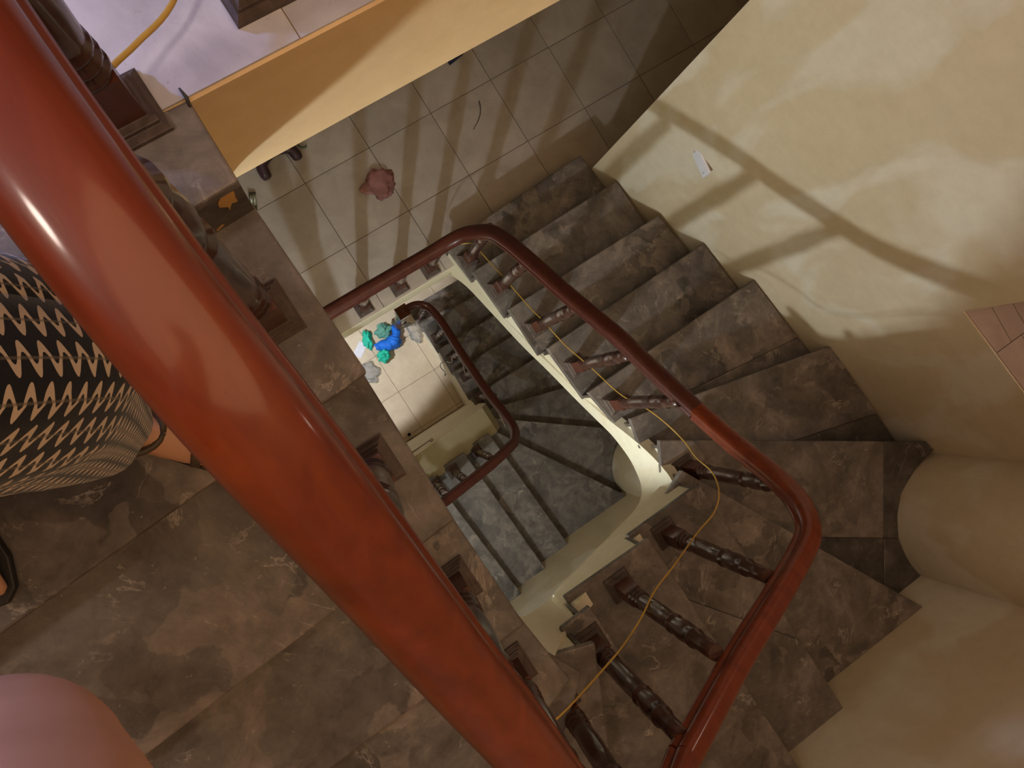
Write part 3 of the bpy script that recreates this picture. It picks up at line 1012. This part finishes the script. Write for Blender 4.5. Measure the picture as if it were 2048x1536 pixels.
# low stool mostly under the top landing
M['stool'] = mat_wood('purple_brown_wood', (.035, .017, .026, 1), (.065, .032, .042, 1), .45, .2)
so = empty('stool', (.30, 1.40, ZA), .06)
tag(so, 'dark purple brown stool foot on the beige landing, mostly hidden under the top landing', 'stool')
b = bmesh.new()
tube(b, spline([(-.095, -.075, .02), (-.095, -.06, .035), (-.085, -.02, .05), (-.03, .005, .055), (.03, .005, .055), (.085, -.02, .05), (.098, -.06, .035), (.098, -.075, .02)], 5), [.028] * 4 + [.030] * 28 + [.028] * 4, 12)
link('leg', b, M['stool'], so, True)
b = bmesh.new()
tube(b, spline([(-.095, .235, .02), (-.095, .22, .035), (-.085, .19, .05), (.085, .19, .05), (.098, .22, .035), (.098, .235, .02)], 5), .028, 12)
link('leg', b, M['stool'], so, True)
b = bmesh.new(); box(b, -.02, .02, 0, .19, .04, .075); link('stretcher', b, M['stool'], so, False, .006)
b = bmesh.new(); lathe(b, [(.07, .018), (.26, .018), (.265, .13), (.29, .14), (.30, .12)], 0, .1, 24); link('seat', b, M['stool'], so, True)

# ------------------------------------------------------------------ person
def mat_skin(name):
    t = NT(name, 0.5, 0.4)
    co = t.coords(rnd=False)
    t.col(t.ramp(t.noise(co, 14, 4), [(0.3, (0.46, 0.235, 0.14, 1)), (0.7, (0.56, 0.30, 0.19, 1))]))
    t.b.inputs['Subsurface Weight'].default_value = 0.08
    t.b.inputs['Subsurface Radius'].default_value = (.02, .008, .005)
    return t.m


def mat_zigzag(name):
    """black knit with rows of cream zigzags running down the leg; UV.x = row number, UV.y = metres along the leg"""
    t = NT(name, 0.85, 0.2)
    uv = t.n('ShaderNodeUVMap')
    sp = t.n('ShaderNodeSeparateXYZ')
    t.l(uv.outputs[0], sp.inputs[0])
    co = t.n('ShaderNodeTexCoord').outputs['Object']
    nz = t.noise(co, 30, 2)
    v = t.math('DIVIDE', sp.outputs['Y'], 0.0195)
    tri = t.math('MULTIPLY', t.math('SINE', t.math('MULTIPLY', v, 2 * math.pi)), 0.29)
    fu = t.math('SUBTRACT', t.math('FRACT', sp.outputs['X']), 0.5)
    d = t.math('ABSOLUTE', t.math('SUBTRACT', fu, tri))
    d = t.math('ADD', d, t.math('MULTIPLY', t.math('SUBTRACT', nz, 0.5), 0.12))
    zz = t.math('LESS_THAN', d, 0.15)
    ln = t.math('MULTIPLY', t.math('LESS_THAN', t.math('ABSOLUTE', fu), 0.035), 0.6)
    c = t.mix(zz, (0.008, 0.008, 0.012, 1), (0.58, 0.45, 0.33, 1))
    c = t.mix(ln, c, (0.14, 0.115, 0.085, 1))
    t.col(c)
    t.b.inputs['Sheen Weight'].default_value = 0.2
    t.bump(t.noise(co, 300, 2), 0.2, 0.002)
    return t.m


Z17 = ZA + 17 * R


def ball(bm, c, r):
    b2 = bmesh.ops.create_icosphere(bm, subdivisions=2, radius=1.0)
    for v in b2['verts']:
        v.co = Vector((v.co.x * r[0], v.co.y * r[1], v.co.z * r[2])) + Vector(c)


def limb(bm, chain, seg=14):
    P = [Vector(c[:3]) for c in chain]
    rad = [c[3] for c in chain]
    pts = spline(P, 4)
    rr = []
    for i in range(len(rad) - 1):
        rr += [rad[i] + (rad[i + 1] - rad[i]) * k / 4 for k in range(4)]
    rr.append(rad[-1])
    tube(bm, pts, rr, seg)
    for p, r in ((pts[0], rr[0]), (pts[-1], rr[-1])):
        ball(bm, p, (r, r, r))


def foot(bm, heel, d, z, inner):
    """heel point, unit direction, sole height, inner = +1 when the big toe lies to the left of the direction"""
    d = Vector((d[0], d[1], 0)).normalized()
    s = Vector((-d.y, d.x, 0)) * inner
    h = Vector((heel[0], heel[1], z))
    st = [(-.004, .012, .022, .0), (.01, .026, .045, 0), (.04, .032, .066, 0), (.075, .033, .082, .002), (.11, .036, .070, .004), (.15, .041, .050, .004), (.185, .044, .036, .001), (.212, .039, .026, -.003), (.222, .03, .016, -.005)]
    rings = []
    for t, hw, ht, off in st:
        c = h + d * t + s * off
        ring = []
        for k in range(16):
            a = 2 * math.pi * k / 16
            zz = math.sin(a)
            ring.append(bm.verts.new(c + s * (hw * math.cos(a)) + Vector((0, 0, ht / 2 + ht / 2 * (zz if zz > 0 else max(zz, -1)) * (1.0 if zz > 0 else .98)))))
        rings.append(ring)
    for a, b in zip(rings, rings[1:]):
        for i in range(16):
            bm.faces.new((a[i], a[(i + 1) % 16], b[(i + 1) % 16], b[i]))
    bm.faces.new(rings[0]); bm.faces.new(rings[-1])
    for off, t0, t1, r in ((.029, .185, .248, .0135), (.008, .19, .245, .0095), (-.009, .185, .236, .009), (-.024, .178, .224, .0085), (-.037, .165, .208, .008)):
        a = h + d * t0 + s * off + Vector((0, 0, .016))
        mid = h + d * ((t0 + t1) / 2 + .008) + s * off + Vector((0, 0, .019))
        b = h + d * (t1 - r) + s * (off * 1.02) + Vector((0, 0, r + .001))
        limb(bm, [(*a, r), (*mid, r * 1.02), (*b, r)], 10)
    return h, d, s


HL, DL = (-.352, .206), (.733, -.68)       # foot turned towards the well
HR, DR = (-.592, .300), (-.10, -.995)
ZS = Z17 + .017
bm = bmesh.new()
foot(bm, HL, DL, ZS, -1)
foot(bm, HR, DR, ZS, 1)
limb(bm, [(-.330, .178, Z17 + .085, .036), (-.335, .176, Z17 + .16, .040), (-.300, .205, Z17 + .33, .055), (-.29, .215, Z17 + .46, .056), (-.345, .245, Z17 + .65, .072), (-.43, .28, Z17 + .83, .085)])
limb(bm, [(-.594, .262, Z17 + .085, .036), (-.572, .240, Z17 + .16, .040), (-.575, .215, Z17 + .32, .055), (-.575, .195, Z17 + .45, .056), (-.585, .235, Z17 + .63, .072), (-.58, .285, Z17 + .83, .085)])
limb(bm, [(-.505, .29, Z17 + .80, .125), (-.505, .275, Z17 + .92, .12), (-.50, .22, Z17 + 1.05, .115), (-.485, .165, Z17 + 1.18, .115), (-.475, .135, Z17 + 1.25, .07)], 18)
limb(bm, [(-.62, .15, Z17 + 1.20, .055), (-.475, .135, Z17 + 1.225, .07), (-.36, .10, Z17 + 1.19, .052)])
limb(bm, [(-.47, .125, Z17 + 1.24, .052), (-.465, .10, Z17 + 1.31, .046), (-.46, .085, Z17 + 1.36, .05)])
# left arm: bent elbow below the viewpoint, forearm raised
limb(bm, [(-.36, .10, Z17 + 1.185, .046), (-.29, .036, Z17 + 1.07, .043), (-.212, -.037, Z17 + .950, .038), (-.196, -.045, Z17 + .937, .039), (-.176, -.047, Z17 + .967, .039), (-.118, -.056, Z17 + 1.09, .035), (-.075, -.066, Z17 + 1.22, .026), (-.07, -.068, Z17 + 1.25, .026)])
# right arm hanging close to the body
limb(bm, [(-.62, .15, Z17 + 1.19, .046), (-.69, .14, Z17 + 1.05, .042), (-.72, .12, Z17 + .92, .038), (-.70, .05, Z17 + .82, .036), (-.66, -.02, Z17 + .76, .026)])


def hand(bm, wrist, fwd, side, curl, r0=.026):
    w_, f_, s_ = Vector(wrist), Vector(fwd).normalized(), Vector(side).normalized()
    n_ = f_.cross(s_)
    limb(bm, [(*w_, r0), (*(w_ + f_ * .03), r0), (*(w_ + f_ * .06), .027)], 12)
    for k, (o_, ln) in enumerate(((-.026, .060), (-.009, .070), (.009, .066), (.026, .052))):
        a = w_ + f_ * .065 + s_ * o_
        limb(bm, [(*(a - f_ * .03), .0105), (*a, .0095), (*(a + f_ * ln * .5 + n_ * curl * ln * .25), .0088), (*(a + f_ * ln * .8 + n_ * curl * ln * .75), .0078)], 9)
    a = w_ + f_ * .02 - s_ * .026
    limb(bm, [(*a, .012), (*(a + f_ * .022 - s_ * .022), .0115), (*(a + f_ * .05 - s_ * .028 + n_ * curl * .012), .0095)], 9)


hand(bm, (-.07, -.068, Z17 + 1.25), (.10, .0, 1.0), (0.3, 1, 0), .8)
hand(bm, (-.66, -.02, Z17 + .76), (.25, -.7, -.66), (1, .3, 0), .6)
# head
HC = Vector((-.455, .06, Z17 + 1.42))
ball(bm, HC, (.072, .090, .105))
ball(bm, HC + Vector((0, -.045, -.055)), (.050, .045, .050))
limb(bm, [(*(HC + Vector((0, -.086, .012))), .009), (*(HC + Vector((0, -.100, -.018))), .012)], 8)
for sx in (-1, 1):
    ball(bm, HC + Vector((sx * .074, .008, -.008)), (.009, .018, .028))
    ball(bm, HC + Vector((sx * .012, -.098, -.021)), (.009, .009, .007))
ball(bm, HC + Vector((0, -.084, -.050)), (.024, .010, .006))
ball(bm, HC + Vector((0, -.083, -.060)), (.020, .010, .007))
body = link('person', bm, mat_skin('warm_skin'), None, True)
rm = body.modifiers.new('fuse', 'REMESH')
rm.mode = 'VOXEL'
rm.voxel_size = .0065
rm.use_smooth_shade = True
smd = body.modifiers.new('soft', 'SMOOTH')
smd.iterations = 5
smd.factor = .5
tag(body, 'person in black and cream zigzag trousers and leaf cut-out sandals on a marble step', 'person')
for sx in (-1, 1):
    b = bmesh.new(); ball(b, HC + Vector((sx * .030, -.081, .006)), (.0125, .009, .0085)); link('eye', b, mat_flat('dark_eye', (.06, .04, .03, 1), .2), body, True)
b = bmesh.new()
ball(b, HC + Vector((0, .018, .022)), (.083, .090, .100))
ball(b, HC + Vector((0, .075, -.06)), (.055, .045, .09))
link('hair', b, mat_flat('black_hair', (.012, .009, .008, 1), .45), body, True)


def trouser(name, axis, rows, phase):
    rows = rows + 9
    """axis: (x, y, z, radius) from hem to hip"""
    b = bmesh.new()
    uvl = b.loops.layers.uv.new('UVMap')
    P = spline([Vector(a[:3]) for a in axis], 6)
    rad = []
    for i in range(len(axis) - 1):
        rad += [axis[i][3] + (axis[i + 1][3] - axis[i][3]) * k / 6 for k in range(6)]
    rad.append(axis[-1][3])
    seg = 40
    rings, ln = [], [0.0]
    for i in range(1, len(P)):
        ln.append(ln[-1] + (P[i] - P[i - 1]).length)
    for i, p in enumerate(P):
        ring = []
        for k in range(seg + 1):
            a = 2 * math.pi * k / seg
            r = rad[i] * (1 + .05 * math.sin(3 * a + 1.3 + ln[i] * 6) * min(1, ln[i] * 5 + .3) + .03 * math.sin(7 * a + ln[i] * 15))
            ring.append(b.verts.new((p.x + r * math.cos(a), p.y + r * math.sin(a), p.z)))
        rings.append(ring)
    for i in range(len(rings) - 1):
        for k in range(seg):
            f = b.faces.new((rings[i][k], rings[i][k + 1], rings[i + 1][k + 1], rings[i + 1][k]))
            for lp, (kk, ii) in zip(f.loops, ((k, i), (k + 1, i), (k + 1, i + 1), (k, i + 1))):
                lp[uvl].uv = (kk / seg * rows + phase, ln[ii])
    o = link(name, b, M['zigzag'], body, True)
    s = o.modifiers.new('cloth', 'SOLIDIFY')
    s.thickness = .003
    return o


M['zigzag'] = mat_zigzag('black_cream_zigzag_knit')
trouser('trouser_leg', [(-.318, .182, Z17 + .155, .073), (-.300, .192, Z17 + .26, .086), (-.283, .208, Z17 + .38, .104), (-.277, .217, Z17 + .48, .114), (-.325, .24, Z17 + .62, .118), (-.42, .275, Z17 + .80, .125)], 13, .2)
trouser('trouser_leg', [(-.575, .236, Z17 + .155, .073), (-.578, .225, Z17 + .26, .086), (-.58, .21, Z17 + .38, .100), (-.58, .205, Z17 + .48, .106), (-.59, .235, Z17 + .62, .112), (-.585, .275, Z17 + .80, .125)], 13, .6)
M['shirt'] = mat_flat('dark_shirt', (.03, .035, .06, 1), .85, .2)
b = bmesh.new()
limb(b, [(-.505, .285, Z17 + .78, .150), (-.505, .27, Z17 + .92, .138), (-.50, .22, Z17 + 1.05, .132), (-.485, .165, Z17 + 1.17, .130), (-.475, .137, Z17 + 1.245, .085)], 20)
limb(b, [(-.62, .15, Z17 + 1.195, .064), (-.475, .135, Z17 + 1.215, .082), (-.36, .10, Z17 + 1.185, .062)])
limb(b, [(-.36, .10, Z17 + 1.185, .060), (-.29, .040, Z17 + 1.08, .053), (-.245, .0, Z17 + 1.015, .049)])
limb(b, [(-.62, .15, Z17 + 1.19, .060), (-.685, .14, Z17 + 1.06, .054)])
o = link('shirt', b, M['shirt'], body, True)
rm = o.modifiers.new('fuse', 'REMESH'); rm.mode = 'VOXEL'; rm.voxel_size = .012; rm.use_smooth_shade = True

M['sole'] = mat_flat('black_rubber', (.012, .010, .010, 1), .6)
M['strap'] = mat_flat('olive_brown_leather', (.060, .040, .022, 1), .5, .2)


def sandal(heel, d, inner):
    sd = empty('sandal')
    sd.parent = body
    d = Vector((d[0], d[1], 0)).normalized()
    s = Vector((-d.y, d.x, 0)) * inner
    h = Vector((heel[0], heel[1], 0))
    out = [(-.014, 0), (-.008, .026), (.03, .040), (.09, .040), (.15, .050), (.20, .054), (.245, .042), (.262, .022), (.258, -.006), (.236, -.036), (.19, -.054), (.14, -.050), (.08, -.041), (.03, -.038), (-.008, -.024)]
    poly = [tuple((h + d * t + s * q).xy) for t, q in out]
    b = bmesh.new(); prism(b, poly, Z17 + .001, Z17 + .017)
    link('sole', b, M['sole'], sd, False, .003, 2)
    # band over the toes with leaf shaped holes
    nu, nv = 44, 16
    b = bmesh.new()
    grid = {}
    for i in range(nu + 1):
        u = i / nu
        a = math.pi * u
        for j in range(nv + 1):
            v = j / nv
            t = .150 + .044 * v + .008 * math.sin(a)
            hw = .0505 - .004 * v
            ht = .060 - .022 * v
            grid[i, j] = b.verts.new(h + d * t + s * (hw * math.cos(a)) + Vector((0, 0, Z17 + .012 + ht * math.sin(a) ** .75)))
    leaf = [(.16, .35), (.16, .75), (.27, .55), (.36, .28), (.38, .78), (.48, .52), (.58, .28), (.60, .78), (.70, .52), (.80, .35), (.82, .75)]
    for i in range(nu):
        for j in range(nv):
            u, v = (i + .5) / nu, (j + .5) / nv
            hole = False
            for q, (lu, lv) in enumerate(leaf):
                c, sn = math.cos(.9 * q), math.sin(.9 * q)
                du, dv = (u - lu) * 2.4, v - lv
                x_, y_ = du * c + dv * sn, -du * sn + dv * c
                if (x_ / .14) ** 2 + (y_ / .065) ** 2 < 1:
                    hole = True
            if not hole:
                b.faces.new((grid[i, j], grid[i + 1, j], grid[i + 1, j + 1], grid[i, j + 1]))
    for v in [v for v in b.verts if not v.link_faces]:
        b.verts.remove(v)
    o = link('toe_strap', b, M['strap'], sd, True)
    so_ = o.modifiers.new('leather', 'SOLIDIFY'); so_.thickness = .0035
    # strap round the ankle
    b = bmesh.new()
    ring = []
    for k in range(25):
        a = 2 * math.pi * k / 24
        c = h + d * (.055 + .060 * math.cos(a)) + s * (.042 * math.sin(a)) + Vector((0, 0, Z17 + .092 - .012 * math.cos(a)))
        ring.append(c)
    tube(b, ring, .0055, 8)
    link('ankle_strap', b, M['strap'], sd, True)
    for q in (-1, 1):
        b = bmesh.new()
        tube(b, [h + d * .06 + s * (.040 * q) + Vector((0, 0, Z17 + .012)), h + d * .06 + s * (.043 * q) + Vector((0, 0, Z17 + .055)), h + d * .055 + s * (.042 * q) + Vector((0, 0, Z17 + .09))], .007, 8)
        link('side_strap', b, M['strap'], sd, True)


sandal(HL, DL, -1)
sandal(HR, DR, 1)
